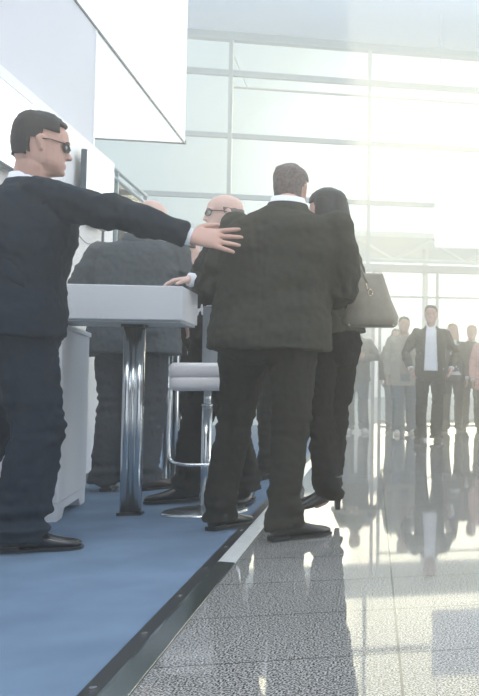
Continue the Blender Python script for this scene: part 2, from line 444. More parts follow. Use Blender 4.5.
# bar table
def channel_leg(bm, cx, cy, z0, z1, r=0.029):
    for dx in (-r*1.02, r*1.02):
        loft(bm, [ering(Vector((cx+dx, cy, z)), Vector((1, 0, 0)), Vector((0, 1, 0)), r*0.72, r, 16, 3.0) for z in (z0, z1)])
    box(bm, cx-r*0.45, cx+r*0.45, cy-r*0.75, cy+r*0.75, z0, z1)
tb = thing('bar_table', 'white high bar table with deep fascia that the navy-suited man reaches over', 'table', (-1.237, 4.776, 0))
TX0, TX1, TY0, TY1, TZ0, TZ1 = -0.74, 0.285, -0.20, 0.175, 0.985, 1.17
bm = BM(); box(bm, TX0, TX1, TY0, TY1, TZ0+0.012, TZ1); obj('tabletop', bm, M['fascia'], tb, bevel=0.004)
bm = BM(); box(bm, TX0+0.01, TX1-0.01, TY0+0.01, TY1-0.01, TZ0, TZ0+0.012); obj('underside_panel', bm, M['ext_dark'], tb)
for dx in (0.012, -0.58):
    bm = BM(); channel_leg(bm, dx, 0, 0.012, TZ0); lg = obj('leg', bm, M['chrome'], tb, True)
    bm = BM(); box(bm, dx-0.055, dx+0.055, -0.045, 0.045, TZ0-0.014, TZ0+0.001); obj('mounting_plate', bm, M['black'], lg)
    bm = BM(); box(bm, dx-0.058, dx+0.058, -0.036, 0.036, 0, 0.016); obj('foot', bm, M['black'], lg)

# far pedestal table
tb2 = thing('pedestal_table', 'small round pedestal table with twin steel column behind the white bar stool', 'table', (-1.33, 6.12, 0))
bm = BM(); loft(bm, [ering(Vector((0, 0, z)), Vector((1, 0, 0)), Vector((0, 1, 0)), .15, .15, 32) for z in (1.08, 1.11)]); obj('tabletop', bm, M['white'], tb2)
bm = BM(); channel_leg(bm, 0, 0, 0.012, 1.08, 0.028); obj('column', bm, M['chrome'], tb2, True)
bm = BM(); box(bm, -0.13, 0.13, -0.10, 0.10, 0, 0.012); obj('base_plate', bm, M['chrome'], tb2, bevel=0.004)

# bar stools
def rbox(bm, cx, cy, hx, hy, z0, z1, p=5, n=32):
    rr = 0.02
    zs = [(z0, 0.86), (z0+rr*0.5, .96), (z0+rr, 1), (z1-rr, 1), (z1-rr*0.4, .97), (z1, .90)]
    loft(bm, [ering(Vector((cx, cy, z)), Vector((1, 0, 0)), Vector((0, 1, 0)), hx*s, hy*s, n, p) for z, s in zs])
def stool(loc, rotz, label, back=True, square=False):
    t = thing('bar_stool', label, 'stool', loc, rotz, 'white bar stools')
    if square:
        bm = BM(); box(bm, -.085, .085, -.12, .12, 0, 0.012); obj('base', bm, M['chrome'], t, bevel=0.004)
    else:
        bm = BM(); rings = [ering(Vector((0, 0, z)), Vector((1, 0, 0)), Vector((0, 1, 0)), r, r, 40) for z, r in ((0, .215), (0.006, .215), (0.014, .205), (0.022, .06), (0.04, .035))]
        loft(bm, rings); obj('base', bm, M['chrome'], t, True)
    bm = BM(); tube(bm, [(0, 0, 0.01), (0, 0, 0.56)], 0.027, 20, round_ends=False); tube(bm, [(0, 0, 0.56), (0, 0, 0.57)], 0.029, 20, round_ends=False)
    obj('pole', bm, M['chrome'], t, True)
    bm = BM(); tube(bm, [(0, 0, 0.56), (0, 0, 0.645)], 0.019, 20, round_ends=False); obj('gas_lift', bm, M['chrome'], t, True)
    bm = BM(); rbox(bm, 0, 0, 0.175, 0.17, 0.64, 0.715); obj('seat_shell', bm, M['seat'], t, True)
    bm = BM(); rbox(bm, 0, 0, 0.178, 0.173, 0.705, 0.785); obj('seat', bm, M['seat'], t, True)
    if back:
        bm = BM(); rings = []
        for z, s in ((0.74, .95), (0.76, 1), (1.07, 1), (1.10, .97), (1.105, .9)):
            r = [Vector((0.16*s*a, 0.155 + dy, z)) for a, dy in ((-.3, .012), (-.3, -.012), (0, -.016), (.3, -.018), (.6, -.016), (1.0, -.012), (1, .012), (.6, .016), (.3, .018), (0, .016))]
            rings.append(r)
        loft(bm, rings); obj('backrest', bm, M['seat_grey'], t, bevel=0.004)
    bm = BM()
    path = smooth_path([(-.172, -.05, .72), (-.178, -.05, .55), (-.178, -.05, .36), (-.165, -.06, .285), (-.11, -.09, .262), (0, -.10, .258), (.11, -.09, .262), (.165, -.06, .285), (.178, -.05, .36), (.178, -.05, .45), (.176, -.05, .72)], 5)
    tube(bm, path, 0.0085, 10); tube(bm, [(0, -.10, .258), (0, 0, .258)], 0.0085, 10)
    obj('footrest', bm, M['chrome'], t, True)
stool((-0.865, 4.80, 0), math.radians(4), 'white bar stool with chrome pole standing right of the bar table', True)
stool((-1.52, 6.42, 0), math.radians(20), 'farther bar stool on a flat square base behind the bar table leg', False, True)

# hanging white sign in front of the glass
sg = thing('hanging_sign', 'blank white sign hanging before the glass wall at the right', 'sign', (1.78, 14.6, 3.08))
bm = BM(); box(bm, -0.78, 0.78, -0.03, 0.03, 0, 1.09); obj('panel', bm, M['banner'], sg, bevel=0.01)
for x in (-0.7, 0.7):
    bm = BM(); tube(bm, [(x, 0, 1.09), (x, 0, 4.08)], 0.006, 8); obj('suspension_wire', bm, M['mullion'], sg)

# ------------------------------------------------ outside the glass
struct(boxo('ground', (-30, 40, GY+0.01, 70, -0.15, -0.01), M['ext']), 'pale paving outside the entrance')
ex = thing('canopy', 'pale steel canopy with struts outside the entrance', 'canopy', (2, 26, 0))
bm = BM(); box(bm, -9, 12, -2, 2, 4.9, 5.05); obj('roof_slab', bm, M['ext'], ex)
for k in range(6):
    x = -8.5+k*4
    bm = BM(); tube(bm, [(x, 0, -0.01), (x, 0, 4.9)], 0.09, 12); obj('column', bm, M['ext'], ex, True)
bm = BM()
for k in range(10):
    x = -8.5+k*2
    tube(bm, [(x, -1.9, 4.85), (x+1, -1.9, 4.25)], 0.05, 8); tube(bm, [(x+1, -1.9, 4.25), (x+2, -1.9, 4.85)], 0.05, 8)
tube(bm, [(-9, -1.9, 4.25), (12, -1.9, 4.25)], 0.06, 8)
obj('truss', bm, M['ext'], ex, True)
fb = thing('office_building', 'washed-out pale building seen through the glass', 'building', (6, 58, 0))
bm = BM(); box(bm, -26, -6, 0, 8, -0.01, 6.0); obj('facade', bm, M['ext'], fb)
for k in range(6):
    bm = BM(); box(bm, -25+k*3, -23+k*3, -0.05, 0.02, 3.0, 5.0); obj('window', bm, M['ext_dark'], fb)
bm = BM(); box(bm, -26.3, -5.7, -0.3, 8.3, 6.0, 6.3); obj('parapet', bm, M['ext'], fb)
rl = thing('outside_rail', 'thin horizontal bar outside the upper glass', 'rail', (0, GY+2.0, 6.85))  # thin bar on brackets, drawn as a line across the upper glass
bm = BM(); tube(bm, [(-2.9, 0, 0), (7, 0, 0)], 0.025, 8); obj('bar', bm, M['ext_dark'], rl, True)
for x in (-2.61, -0.13, 2.34, 4.81):
    bm = BM(); tube(bm, [(x, 0, 0), (x, -1.9, 0)], 0.015, 8); obj('bracket', bm, M['ext'], rl, True)

# ================================================================== PEOPLE
HEAD = [(-.14, .05, -.26, .20), (-.05, .16, -.27, .21), (0.0, .33, -.26, .17), (.05, .385, -.29, .20), (.13, .385, -.36, .26), (.20, .385, -.395, .285), (.30, .37, -.42, .305),
        (.42, .365, -.45, .318), (.50, .35, -.46, .325), (.57, .385, -.465, .328), (.66, .39, -.465, .33), (.76, .36, -.45, .322), (.85, .29, -.41, .285), (.92, .20, -.33, .225), (.97, .09, -.22, .14), (1.0, -.03, -.12, .04)]
def head_rings(mtx, hh, infl=0.0, n=32, sub=1, t0=-.14):
    rings = []; ts = []
    rows = [r[0] for r in HEAD]
    zs = []
    for a, b in zip(rows, rows[1:]):
        for k in range(sub): zs.append(a+(b-a)*k/sub)
    zs.append(rows[-1])
    for t in zs:
        if t < t0: continue
        yf, yb, w = lerp_table(HEAD, t)
        c = Vector((0, (yf+yb)/2, t)); pts = []
        for i in range(n):
            th = 2*PI*i/n
            cs, sn = math.cos(th), math.sin(th)
            e = 2.3
            x = (w+infl)*math.copysign(abs(cs)**(2/e), cs); y = ((yf-yb)/2+infl)*math.copysign(abs(sn)**(2/e), sn)
            pts.append(mtx @ (Vector((x, c.y+y, t*(1+infl*.6)+(infl*.35 if t > .5 else 0)))*hh))
        rings.append(pts); ts.append(t)
    return rings, ts
def add_head(bm, mtx, hh):
    rings, _ = head_rings(mtx, hh, n=24)
    loft(bm, rings)
    def q(x, y, z): return mtx @ (Vector((x, y, z))*hh)
    X = (mtx.to_3x3() @ Vector((1, 0, 0))).normalized()
    # nose
    rows = [(.53, .345, .03, .03), (.46, .39, .035, .045), (.38, .44, .055, .06), (.335, .455, .075, .055), (.31, .40, .05, .05)]
    loft(bm, [[q(w*math.cos(a), y-.02+d*math.sin(a), z) for a in [2*PI*i/12 for i in range(12)]] for z, y, w, d in rows])
    # lips, chin
    tube(bm, [q(-.10, .355, .205), q(0, .395, .21), q(.10, .355, .205)], .022*hh, 8)
    tube(bm, [q(-.08, .355, .17), q(0, .39, .165), q(.08, .355, .17)], .024*hh, 8)
    ball(bm, q(0, .355, .06), .06*hh, 8)
    tube(bm, [q(-.24, .30, .575), q(-.10, .375, .59), q(0, .37, .56), q(.10, .375, .59), q(.24, .30, .575)], .028*hh, 8)
    for s in (-1, 1):   # ears
        rim = [q(s*.325, -.02, .34), q(s*.345, -.05, .42), q(s*.375, -.10, .52), q(s*.36, -.06, .58), q(s*.335, -.005, .55)]
        tube(bm, rim, [.026*hh, .035*hh, .038*hh, .030*hh, .022*hh], 8, side=X)
        tube(bm, [q(s*.32, -.03, .40), q(s*.345, -.05, .52)], .03*hh, 8)
def add_hand(bm, wpos, d, nrm, thumb, k=1.0, curl=0.35, spread=0.10, tcurl=0.3):
    """wpos wrist, d finger direction, nrm back of the hand, thumb = +1/-1 side along d x nrm"""
    w0 = Vector(wpos); d = Vector(d).normalized(); nrm = Vector(nrm); nrm = (nrm-d*nrm.dot(d)).normalized()
    t = d.cross(nrm).normalized()*thumb
    def P(a, b, c): return w0 + (d*a + t*b + nrm*c)*k
    rings = []
    for a, hw, ht, off in ((-.03, .027, .020, 0), (0, .028, .019, 0), (.03, .036, .018, .002), (.06, .041, .016, .002), (.085, .041, .0135, 0), (.098, .036, .010, 0)):
        rings.append(ering(P(a, off, 0), t, nrm, hw*k, ht*k, 16, 2.6))
    loft(bm, rings)
    for i, (off, ln) in enumerate(((.031, .074), (.0105, .083), (-.0105, .077), (-.031, .060))):
        base = P(.082, off, 0)
        ang = spread*(1.5-i)
        dd = (d*math.cos(ang) + t*math.sin(ang)).normalized()
        pts = [base]; c = 0; cur = base
        for j, f in enumerate((.45, .30, .25)):
            c += curl*(0.7+0.25*i if j == 0 else 1)*0.8
            v = dd*math.cos(c) - nrm*math.sin(c)
            cur = cur + v*(ln*f*k + (.012*k if j == 0 else 0)); pts.append(cur)
        tube(bm, pts, [.0100*k, .0095*k, .0086*k, .0072*k], 10)
    b0 = P(.012, .024, -.004); v1 = (d*.62+t*.78-nrm*.15).normalized(); v2 = (d*.9+t*.40-nrm*(.1+tcurl*.5)).normalized()
    tube(bm, [b0, b0+v1*.040*k, b0+v1*.040*k+v2*.032*k, b0+v1*.040*k+v2*.032*k+(v2+d*.2-nrm*tcurl*.3).normalized()*.025*k], [.0150*k, .0125*k, .0108*k, .0085*k], 10)

JACKET = [(.80, .218, .150, 0), (.90, .214, .148, 0), (1.0, .202, .138, 0), (1.08, .194, .132, 0), (1.18, .202, .136, 0), (1.28, .214, .140, 0), (1.36, .215, .134, -.004), (1.405, .192, .118, -.010),
          (1.435, .150, .098, -.014), (1.46, .105, .078, -.018), (1.485, .072, .064, -.020)]
def noise3(c, f): return noise.noise(Vector((c.x*f[0], c.y*f[1], c.z*f[2])))

def person(label, loc, rotz, h=1.75, bulk=1.0, J=None, cloth='charcoal', leg='blackwool', skin='skin', hair='hair', hair_style='short',
           shoe='leather', hem=.80, lean=(0, 0), vox=(.012, .012, .012), head_scale=1.0, head_rot=(0, 0, 0), hands=None, name='person', group=None,
           shirt='shirt', open_w=None, collar=True, glasses=False, folds=2.8, heels=False, seed=0, thigh=1.0, no_shoe_rot=None, coat_len=None, loose=1.0, arm_k=1.0, face=False):
    """J: joints in person-local metres; ('w', x, y, z) entries are points of the hall"""
    root = thing(name, label, 'person', loc, rotz, group)
    inv = (Matrix.Translation(Vector(loc)) @ Matrix.Rotation(rotz, 4, 'Z')).inverted()
    k = h/1.75
    J = dict(J or {})
    def g(n, dflt):
        v = J.get(n)
        if v is None: return Vector(dflt)
        if v[0] == 'w': return inv @ Vector(v[1:])
        return Vector(v)
    pel = g('pelvis', (0, 0, .93*k))
    def cen(z):      # spine offset at standard height z
        q = max(0, z-.93)*k
        return Vector((pel.x + lean[0]*q, pel.y + lean[1]*q, pel.z + (z-.93)*k))
    hipL = g('hipL', pel + Vector((-.095*k, 0, -.02))); hipR = g('hipR', pel + Vector((.095*k, 0, -.02)))
    anL = g('anL', (-.10*k, -.02, .09*k)); anR = g('anR', (.10*k, -.02, .09*k))
    knL = g('knL', (hipL+anL)/2 + Vector((0, .03, .02))); knR = g('knR', (hipR+anR)/2 + Vector((0, .03, .02)))
    toeL = g('toeL', anL + Vector((-.03, .17, -.05*k))); toeR = g('toeR', anR + Vector((.03, .17, -.05*k)))
    nb = cen(1.47) + Vector((0, -.015, 0))
    hd = g('head', cen(1.63) + Vector((0, .025, 0)))          # centre of the head
    shL = g('shL', cen(1.385) + Vector((-.182*k*bulk, -.008, 0))); shR = g('shR', cen(1.385) + Vector((.182*k*bulk, -.008, 0)))
    elL = g('elL', shL + Vector((-.065, -.02, -.28*k))); elR = g('elR', shR + Vector((.065, -.02, -.28*k)))
    wrL = g('wrL', elL + Vector((.0, .07, -.25*k))); wrR = g('wrR', elR + Vector((.0, .07, -.25*k)))
    hh = .232*head_scale*k
    hm = Matrix.Translation(hd - Vector((0, 0, 0))) @ Matrix.Rotation(head_rot[2], 4, 'Z') @ Matrix.Rotation(head_rot[0], 4, 'X') @ Matrix.Rotation(head_rot[1], 4, 'Y') @ Matrix.Translation((0, 0, -.5*hh))
    # ---- body: one continuous mesh
    bm = BM()
    add_head(bm, hm, hh)
    tube(bm, [nb - Vector((0, 0, .06)), nb + Vector((0, 0, .01)), hm @ Vector((0, -.09*hh, .12*hh))], [.070*k*bulk**.5, .062*k*bulk**.5, .056*k*bulk**.5], 16)
    rings = []
    for z, a, b, oy in JACKET:
        if z < .89: continue
        s = .80 if z < 1.42 else .74
        c = cen(z) + Vector((0, oy, 0))
        rings.append(ering(c, Vector((1, 0, 0)), Vector((0, 1, 0)), a*s*bulk*k, b*s*bulk*k, 20, 2.4))
    loft(bm, rings)
    for s_, e_, w_ in ((shL, elL, wrL), (shR, elR, wrR)):
        tube(bm, [s_, (s_+e_)/2, e_, e_*.6+w_*.4, w_], [.050*k, .042*k, .038*k, .036*k, .026*k], 12)
    for a_, b_, c_ in ((hipL, knL, anL), (hipR, knR, anR)):
        tube(bm, [a_, (a_+b_)/2, b_, b_*.7+c_*.3, c_], [.075*k, .066*k, .050*k, .050*k, .036*k], 12)
    for a_, t_ in ((anL, toeL), (anR, toeR)):
        v = (t_-a_); tube(bm, [a_, a_+v*.15+Vector((0,0,-.025)), a_+v*.4+Vector((0,0,-.02))], [.034*k, .026*k, .020*k], 10, flat=.8)
    hands = hands or {}
    for sd, w_, e_ in (('L', wrL, elL), ('R', wrR, elR)):
        hk = hands.get(sd, {})
        d = hk.get('d', (w_-e_).normalized()); n_ = hk.get('n', (-1 if sd == 'L' else 1, 0, 0.0))
        if hk.get('world'):
            R3 = inv.to_3x3(); d = R3 @ Vector(d); n_ = R3 @ Vector(n_)
        th = hk.get('thumb', 1 if sd == 'L' else -1)
        add_hand(bm, w_, d, n_, th, k*hk.get('k', 1), hk.get('curl', .35), hk.get('spread', .10))
    remesh('body', bm, M[skin], root, vox[0], 3)
    # ---- hair
    if hair_style:
        rings, ts = head_rings(hm, hh, infl=.030 if hair_style != 'fringe' else .018, n=36, sub=2)
        bm = BM(); inv_h = hm.inverted()
        rv = loft(bm, rings, closed=False); bm.faces.new(rv[-1])
        def drop(co):
            q = (inv_h @ co)/hh
            if hair_style == 'fringe': return not (q.y < .12 and .22 < q.z < .66 - max(0, q.y)*.5) or (abs(q.x) > .27 and q.z < .5 and q.y > -.12)
            if q.y > .22: return q.z < .80 + (q.y-.22)*.3
            if q.y > .02: return q.z < .66
            if q.y > -.18: return q.z < (.50 if abs(q.x) > .2 else .2)
            return q.z < .18
        bmesh.ops.delete(bm, geom=[v for v in bm.verts if drop(v.co)], context='VERTS')
        for v in bm.verts:
            q = (inv_h @ v.co)/hh
            top = max(0, min(1, (q.z-.55)*3)) if hair_style == 'short' else 0
            v.co += (hm.to_3x3() @ Vector((0, .01, .05)))*hh*top*(.6+noise.noise(v.co*40)) + Vector((noise.noise(v.co*90), noise.noise(v.co*90+Vector((5, 0, 0))), noise.noise(v.co*90+Vector((0, 7, 0)))))*.004
        ho = obj('hair', bm, M[hair], root, True)
        sm = ho.modifiers.new('solid', 'SOLIDIFY'); sm.thickness = .012*k; sm.offset = -1
    if hair_style == 'long':
        bm = BM(); hb_ = hm.to_3x3()
        def hp(x, y, z): return hm @ (Vector((x, y, z))*hh)
        rr = []
        for y, z, a, b in ((-.10, 1.0, .12, .10), (-.10, .94, .26, .25), (-.13, .75, .37, .36), (-.17, .5, .40, .38), (-.24, .2, .43, .36), (-.34, -.2, .49, .34), (-.46, -.6, .52, .32), (-.54, -1.0, .50, .28), (-.56, -1.3, .40, .22), (-.54, -1.5, .22, .12)):
            rr.append([hp(a*math.cos(t), y+b*math.sin(t)*(1 if math.sin(t) < 0 else .62), z + .02*math.sin(9*t)) for t in [2*PI*i/28 for i in range(28)]])
        loft(bm, rr)
        remesh('long_hair', bm, M[hair], root, .009, 3, lambda c: .003*noise3(c, (60, 60, 6)))
    # ---- eyes
    if face:
        for s in (-1, 1):
            bm = BM(); ball(bm, hm @ (Vector((s*.135, .325, .50))*hh), .050*hh, 10); obj('eye', bm, M['eye'], root, True)
            bm = BM(); tube(bm, [hm @ (Vector((s*.06, .392, .575))*hh), hm @ (Vector((s*.14, .385, .60))*hh), hm @ (Vector((s*.22, .34, .58))*hh)], .012*hh, 6); obj('eyebrow', bm, M[hair], root, True)
            bm = BM(); ball(bm, hm @ (Vector((s*.135, .368, .50))*hh), .018*hh, 8); obj('pupil', bm, M['glasses'], root, True)
    if glasses:
        gl = bpy.data.objects.new('glasses', None)
        bm = BM()
        def hq(x, y, z): return hm @ (Vector((x, y, z))*hh)
        for s in (-1, 1):
            tube(bm, [hq(s*.29, .33, .53), hq(s*.34, .10, .54), hq(s*.36, -.12, .50)], .010*hh, 8)
            cc = [hq(s*.14 + .105*math.cos(a), .415-.10*abs(math.cos(a)*.5+.5)*(1 if s > 0 else 0)-.10*abs(math.cos(a)*.5-.5)*(1 if s < 0 else 0), .495+.075*math.sin(a)) for a in [2*PI*i/16 for i in range(17)]]
            tube(bm, cc, .010*hh, 6, round_ends=False)
        tube(bm, [hq(-.04, .425, .51), hq(.04, .425, .51)], .010*hh, 6)
        go = obj('glasses', bm, M['glasses'], root, True)
        bm = BM()
        for s in (-1, 1):
            ctr = hq(s*.14, .385, .495)
            pts = [hq(s*.14 + .10*math.cos(a), .41-.10*abs(math.cos(a)*.5+.5)*(1 if s > 0 else 0)-.10*abs(math.cos(a)*.5-.5)*(1 if s < 0 else 0), .495+.07*math.sin(a)) for a in [2*PI*i/16 for i in range(16)]]
            vs = [bm.verts.new(p) for p in pts]; bm.faces.new(vs)
        lo = obj('lens', bm, M['glasses'] if glasses == 'dark' else M['glass'], go)
    # ---- trousers
    hz = min(.05*k, .05)
    def fold_leg(c):
        zz = c.z
        br = math.exp(-((zz-.10)/.10)**2)
        kn = math.exp(-((zz-.50*k)/.16)**2)
        return folds*(.006*noise3(c+Vector((seed, 0, 0)), (14, 14, 3)) + (.012*br+.006*kn)*noise3(c+Vector((seed, 3, 0)), (7, 7, 26)) + .002*noise3(c, (40, 40, 40)))
    bm = BM()
    rings = []
    for z, a, b in ((.76, .11, .10), (.80, .160, .118), (.88, .178, .128), (.96, .172, .122), (1.03, .158, .11)):
        c = cen(z) if z > .93 else pel + Vector((0, 0, (z-.93)*k))
        rings.append(ering(c, Vector((1, 0, 0)), Vector((0, 1, 0)), a*k*bulk, b*k*bulk, 20, 2.4))
    loft(bm, rings)
    seated = pel.z < .93*k-.06 and abs(knL.z-pel.z) < .2
    for a_, b_, c_, t_ in ((hipL, knL, anL, toeL), (hipR, knR, anR, toeR)):
        dn = (c_-b_).normalized(); fw = Vector((t_.x-c_.x, t_.y-c_.y, 0)).normalized() if abs(t_.z-c_.z) < .12 else Vector((0, 0, 0))
        end = c_ + dn*(.045*k)
        if c_.z < .2: end.z = max(end.z, .125 if heels else .042)
        q = thigh*bulk**.5*k
        tube(bm, [a_, a_*.5+b_*.5, b_, b_*.55+c_*.45, c_*.85+b_*.15, end+fw*.012], [.102*q, .094*q*loose, .078*q*loose, .076*q*loose, .073*q*loose, .080*q*loose], 18, round_ends=False)
    remesh('trousers', bm, M[leg], root, vox[1], 5, fold_leg)
    # ---- shoes
    for a_, t_, nm in ((anL, toeL, 'L'), (anR, toeR, 'R')):
        v = (t_-a_)
        if abs(v.z) > .13:    # hanging foot
            fy = v.normalized(); up = Vector((0, 0, 1)).cross(fy).cross(fy)*-1
            up = Vector((fy.z, 0, 0)) if up.length < .1 else up.normalized()
            up = (up - fy*up.dot(fy)).normalized()
            org = a_ - up*.075*k - fy*.02
        else:
            fy = Vector((v.x, v.y, 0)).normalized(); up = Vector((0, 0, 1)); org = Vector((a_.x, a_.y, max(0, a_.z-.09*k) + (.0)))
        fx = fy.cross(up)
        L = .285*k*(.9 if heels else 1)
        lift = .055 if heels else 0
        so = shoe_mesh(org - fy*.06*k, fx, fy, up, L, k, lift, M[shoe], root, heels)
    # ---- shirt
    if open_w:
        bm = BM(); rings = []
        for z, a, b, oy in JACKET:
            if z < .88: continue
            c = cen(z)+Vector((0, oy, 0)); s = .93
            rings.append(ering(c, Vector((1, 0, 0)), Vector((0, 1, 0)), a*s*bulk*k, (b*s)*bulk*k, 20, 2.4))
        loft(bm, rings); remesh('shirt', bm, M[shirt], root, vox[2], 4)
    # ---- jacket or coat
    hemz = hem
    bm = BM(); rings = []
    tab = list(JACKET)
    if hem < .8: tab = [(hem, .235, .165, 0)] + tab
    elif hem > .8: tab = [(hem,)+tuple(lerp_table(JACKET, hem))] + [r for r in tab if r[0] > hem+.02]
    for z, a, b, oy in tab:
        c = (cen(z) if z > .93 else pel + Vector((0, 0, (z-.93)*k))) + Vector((0, oy, 0))
        rings.append(ering(c, Vector((1, 0, 0)), Vector((0, 1, 0)), a*bulk*k, b*bulk*k, 24, 2.5))
    loft(bm, rings)
    for s_, e_, w_, sg_ in ((shL, elL, wrL, -1), (shR, elR, wrR, 1)):
        ins = s_ + Vector((-sg_*.05, 0, .0))
        dd = (w_-e_).normalized()
        q = k*bulk**.5*arm_k
        tube(bm, [ins, s_, s_*.66+e_*.34, s_*.3+e_*.7, e_, e_*.6+w_*.4, w_-dd*.02], [.070*q, .078*q, .072*q, .064*q, .060*q, .056*q, .049*q], 18, round_ends=False)
        ball(bm, s_, .076*q, 12)
    def fold_j(c):
        arm = 0
        for e_ in (elL, elR):
            dist = (c-e_).length; arm = max(arm, math.exp(-(dist/.12)**2))
        back = -.003*math.exp(-((c.x-cen(1.2).x)/.006)**2) if c.y < pel.y-.05 and c.z < 1.38*k else 0
        return folds*(.006*noise3(c+Vector((seed, 1, 0)), (9, 9, 4)) + .010*arm*noise3(c+Vector((seed, 2, 0)), (20, 20, 22)) + .002*noise3(c, (35, 35, 35))
                + .006*noise3(c+Vector((seed, 9, 2)), (5, 5, 12))) + back
    cutf = None
    if open_w:
        z0, z1, w0, w1 = open_w    # bottom z, top z, widths
        def cutf(c):
            t = (c.z/k-z0)/(z1-z0)
            cc = cen(c.z/k)
            return t > 0 and c.y > cc.y+.03*k and abs(c.x-cc.x) < (w0+(w1-w0)*min(1, t))*k
    jk = remesh('jacket', bm, M[cloth], root, vox[2], 5, fold_j, cutf)
    # ---- shirt collar and jacket collar
    if collar:
        cb_ = nb + Vector((0, .0, .0))
        tilt = Vector((0, .32, 1)).normalized()
        for nm, r0, r1, zz0, zz1, mm, a0, par in (('shirt_collar', .067, .063, .015, .058, M[shirt], .5, root), ('collar', .088, .074, -.018, .030, M[cloth], .75, jk)):
            bm = BM(); prev = None; nS = 26
            vs = []
            for i in range(nS+1):
                an = PI/2 + a0 + (2*PI-2*a0)*i/nS
                dx, dy = math.cos(an), math.sin(an)
                drop_ = -.055*max(0, dy)**1.5
                row = []
                for r, z in ((r0+.006, zz0-.03), (r0+.008, zz0), (r1+.004, zz1), (r1-.004, zz1), (r0-.006, zz0-.03)):
                    row.append(bm.verts.new(cb_ + Vector((dx*r*k*bulk**.5, dy*r*k*1.02*bulk**.5, z*k + drop_))))
                if prev:
                    for q in range(5): bm.faces.new((prev[q], row[q], row[(q+1) % 5], prev[(q+1) % 5]))
                prev = row; vs.append(row)
            bm.faces.new(vs[0]); bm.faces.new(vs[-1][::-1])
            obj(nm, bm, mm, par, True)
    # cuffs
    for e_, w_ in ((elL, wrL), (elR, wrR)):
        dd = (w_-e_).normalized()
        bm = BM(); tube(bm, [w_-dd*.03, w_+dd*.004], [.038*k, .036*k], 16, round_ends=False); obj('shirt_cuff', bm, M[shirt], root, True)
    return root, dict(k=k, hm=hm, hh=hh, cen=cen, nb=nb, jacket=jk, inv=inv, pel=pel)

def shoe_mesh(org, fx, fy, up, L, k, lift, m, root, heels):
    # rows: s along the foot, half width, sole height, top height
    rows = [(0.00, .018, .010, .055), (.03, .029, .010, .080), (.15, .034, .010, .098), (.30, .035, .010, .100), (.42, .036, .010, .088), (.55, .041, .010, .068), (.70, .046, .010, .053), (.85, .043, .010, .044), (.95, .034, .010, .038), (1.0, .021, .012, .028)]
    bm = BM(); rings = []
    def base(s): return lift*max(0, 1-s/.62)**1.0 if lift else 0
    for s, w_, z0, z1 in rows:
        r = []
        for i in range(16):
            t = 2*PI*i/16; x = w_*math.copysign(abs(math.cos(t))**.8, math.cos(t)); zc = (z0+z1)/2; z = zc+(z1-z0)/2*math.copysign(abs(math.sin(t))**.75, math.sin(t))
            r.append(org + fx*x*k + fy*(s*L) + up*(z*k+base(s)))
        rings.append(r)
    loft(bm, rings)
    so = obj('shoe', bm, m, root, True)
    sd = so.modifiers.new('sub', 'SUBSURF'); sd.levels = 1; sd.render_levels = 1
    bm = BM()
    if heels:
        loft(bm, [[org + fx*(x*k) + fy*y + up*z for x, y in ((-.02*q, .0+sh), (.02*q, .0+sh), (.02*q, .04*q+sh), (-.02*q, .04*q+sh))] for z, q, sh in ((0.0, .5, .006), (lift*.6, .6, .004), (lift+.012, 1, 0))])
        obj('heel', bm, m, so)
        bm = BM()
        c = org + fy*.045 + up*(lift+.105)
        tube(bm, [c + fx*(.040*math.cos(a)) + fy*(.045*math.sin(a)) for a in [2*PI*i/16 for i in range(17)]], .006, 6, round_ends=False); obj('ankle_strap', bm, m, so, True)
        bm = BM(); cc = c + fx*.046 - fy*.0
        tube(bm, [cc + fy*(.014*math.cos(a)) + up*(.012*math.sin(a)) for a in [2*PI*i/10 for i in range(11)]], .0025, 6, round_ends=False); obj('buckle', bm, M['gold'], so, True)
    else:
        loft(bm, [[org + fx*(w_*1.06*k*sx) + fy*(s*L*1.01) + up*z for s, w_ in [(r[0], r[1]) for r in rows] for sx in (1,)] + [org - fx*(w_*1.06*k) + fy*(s*L*1.01) + up*z for s, w_ in [(r[0], r[1]) for r in rows][::-1]] for z in (0.001, .012*k)])
        obj('sole', bm, M['black'] if m is not M['sneaker'] else M['sneaker'], so)
        bm = BM(); loft(bm, [[org + fx*(x*k) + fy*y + up*.0005 for x, y in ((-.03, .0), (.03, .0), (.032, .07), (-.032, .07))], [org + fx*(x*k) + fy*y + up*.020*k for x, y in ((-.031, .0), (.031, .0), (.033, .072), (-.033, .072))]])
        obj('heel', bm, M['black'], so)
    return so

R = math.radians
# --- A: navy-suited man reaching out
A, ia = person('man in a navy suit and dark glasses reaching his right arm over the bar table', (-1.45, 3.86, 0), R(-68), h=1.80, bulk=1.22,
    J={'pelvis': ('w', -1.45, 3.88, .93), 'head': ('w', -1.37, 3.88, 1.675),
       'anR': ('w', -1.39, 3.80, .09), 'toeR': ('w', -1.21, 3.81, .05), 'knR': ('w', -1.33, 3.80, .50),
       'anL': ('w', -1.78, 4.05, .10), 'toeL': ('w', -1.62, 4.08, .05), 'knL': ('w', -1.58, 4.02, .50),
       'shR': ('w', -1.31, 3.74, 1.43), 'elR': ('w', -1.05, 3.74, 1.36), 'wrR': ('w', -.755, 3.76, 1.285),
       'elL': ('w', -1.78, 4.12, 1.16), 'wrL': ('w', -1.72, 4.20, .93)},
    cloth='navy', leg='navy_leg', hair='hair', lean=(0.0, .09), vox=(.0045, .009, .008), glasses='dark', hem=.86, thigh=1.12, face=True,
    hands={'R': dict(world=True, d=(1, .06, -.03), n=(.1, -.9, .35), curl=.05, spread=.16, thumb=-1, k=1.1)}, seed=1, head_rot=(-.12, 0, 0), arm_k=1.0)
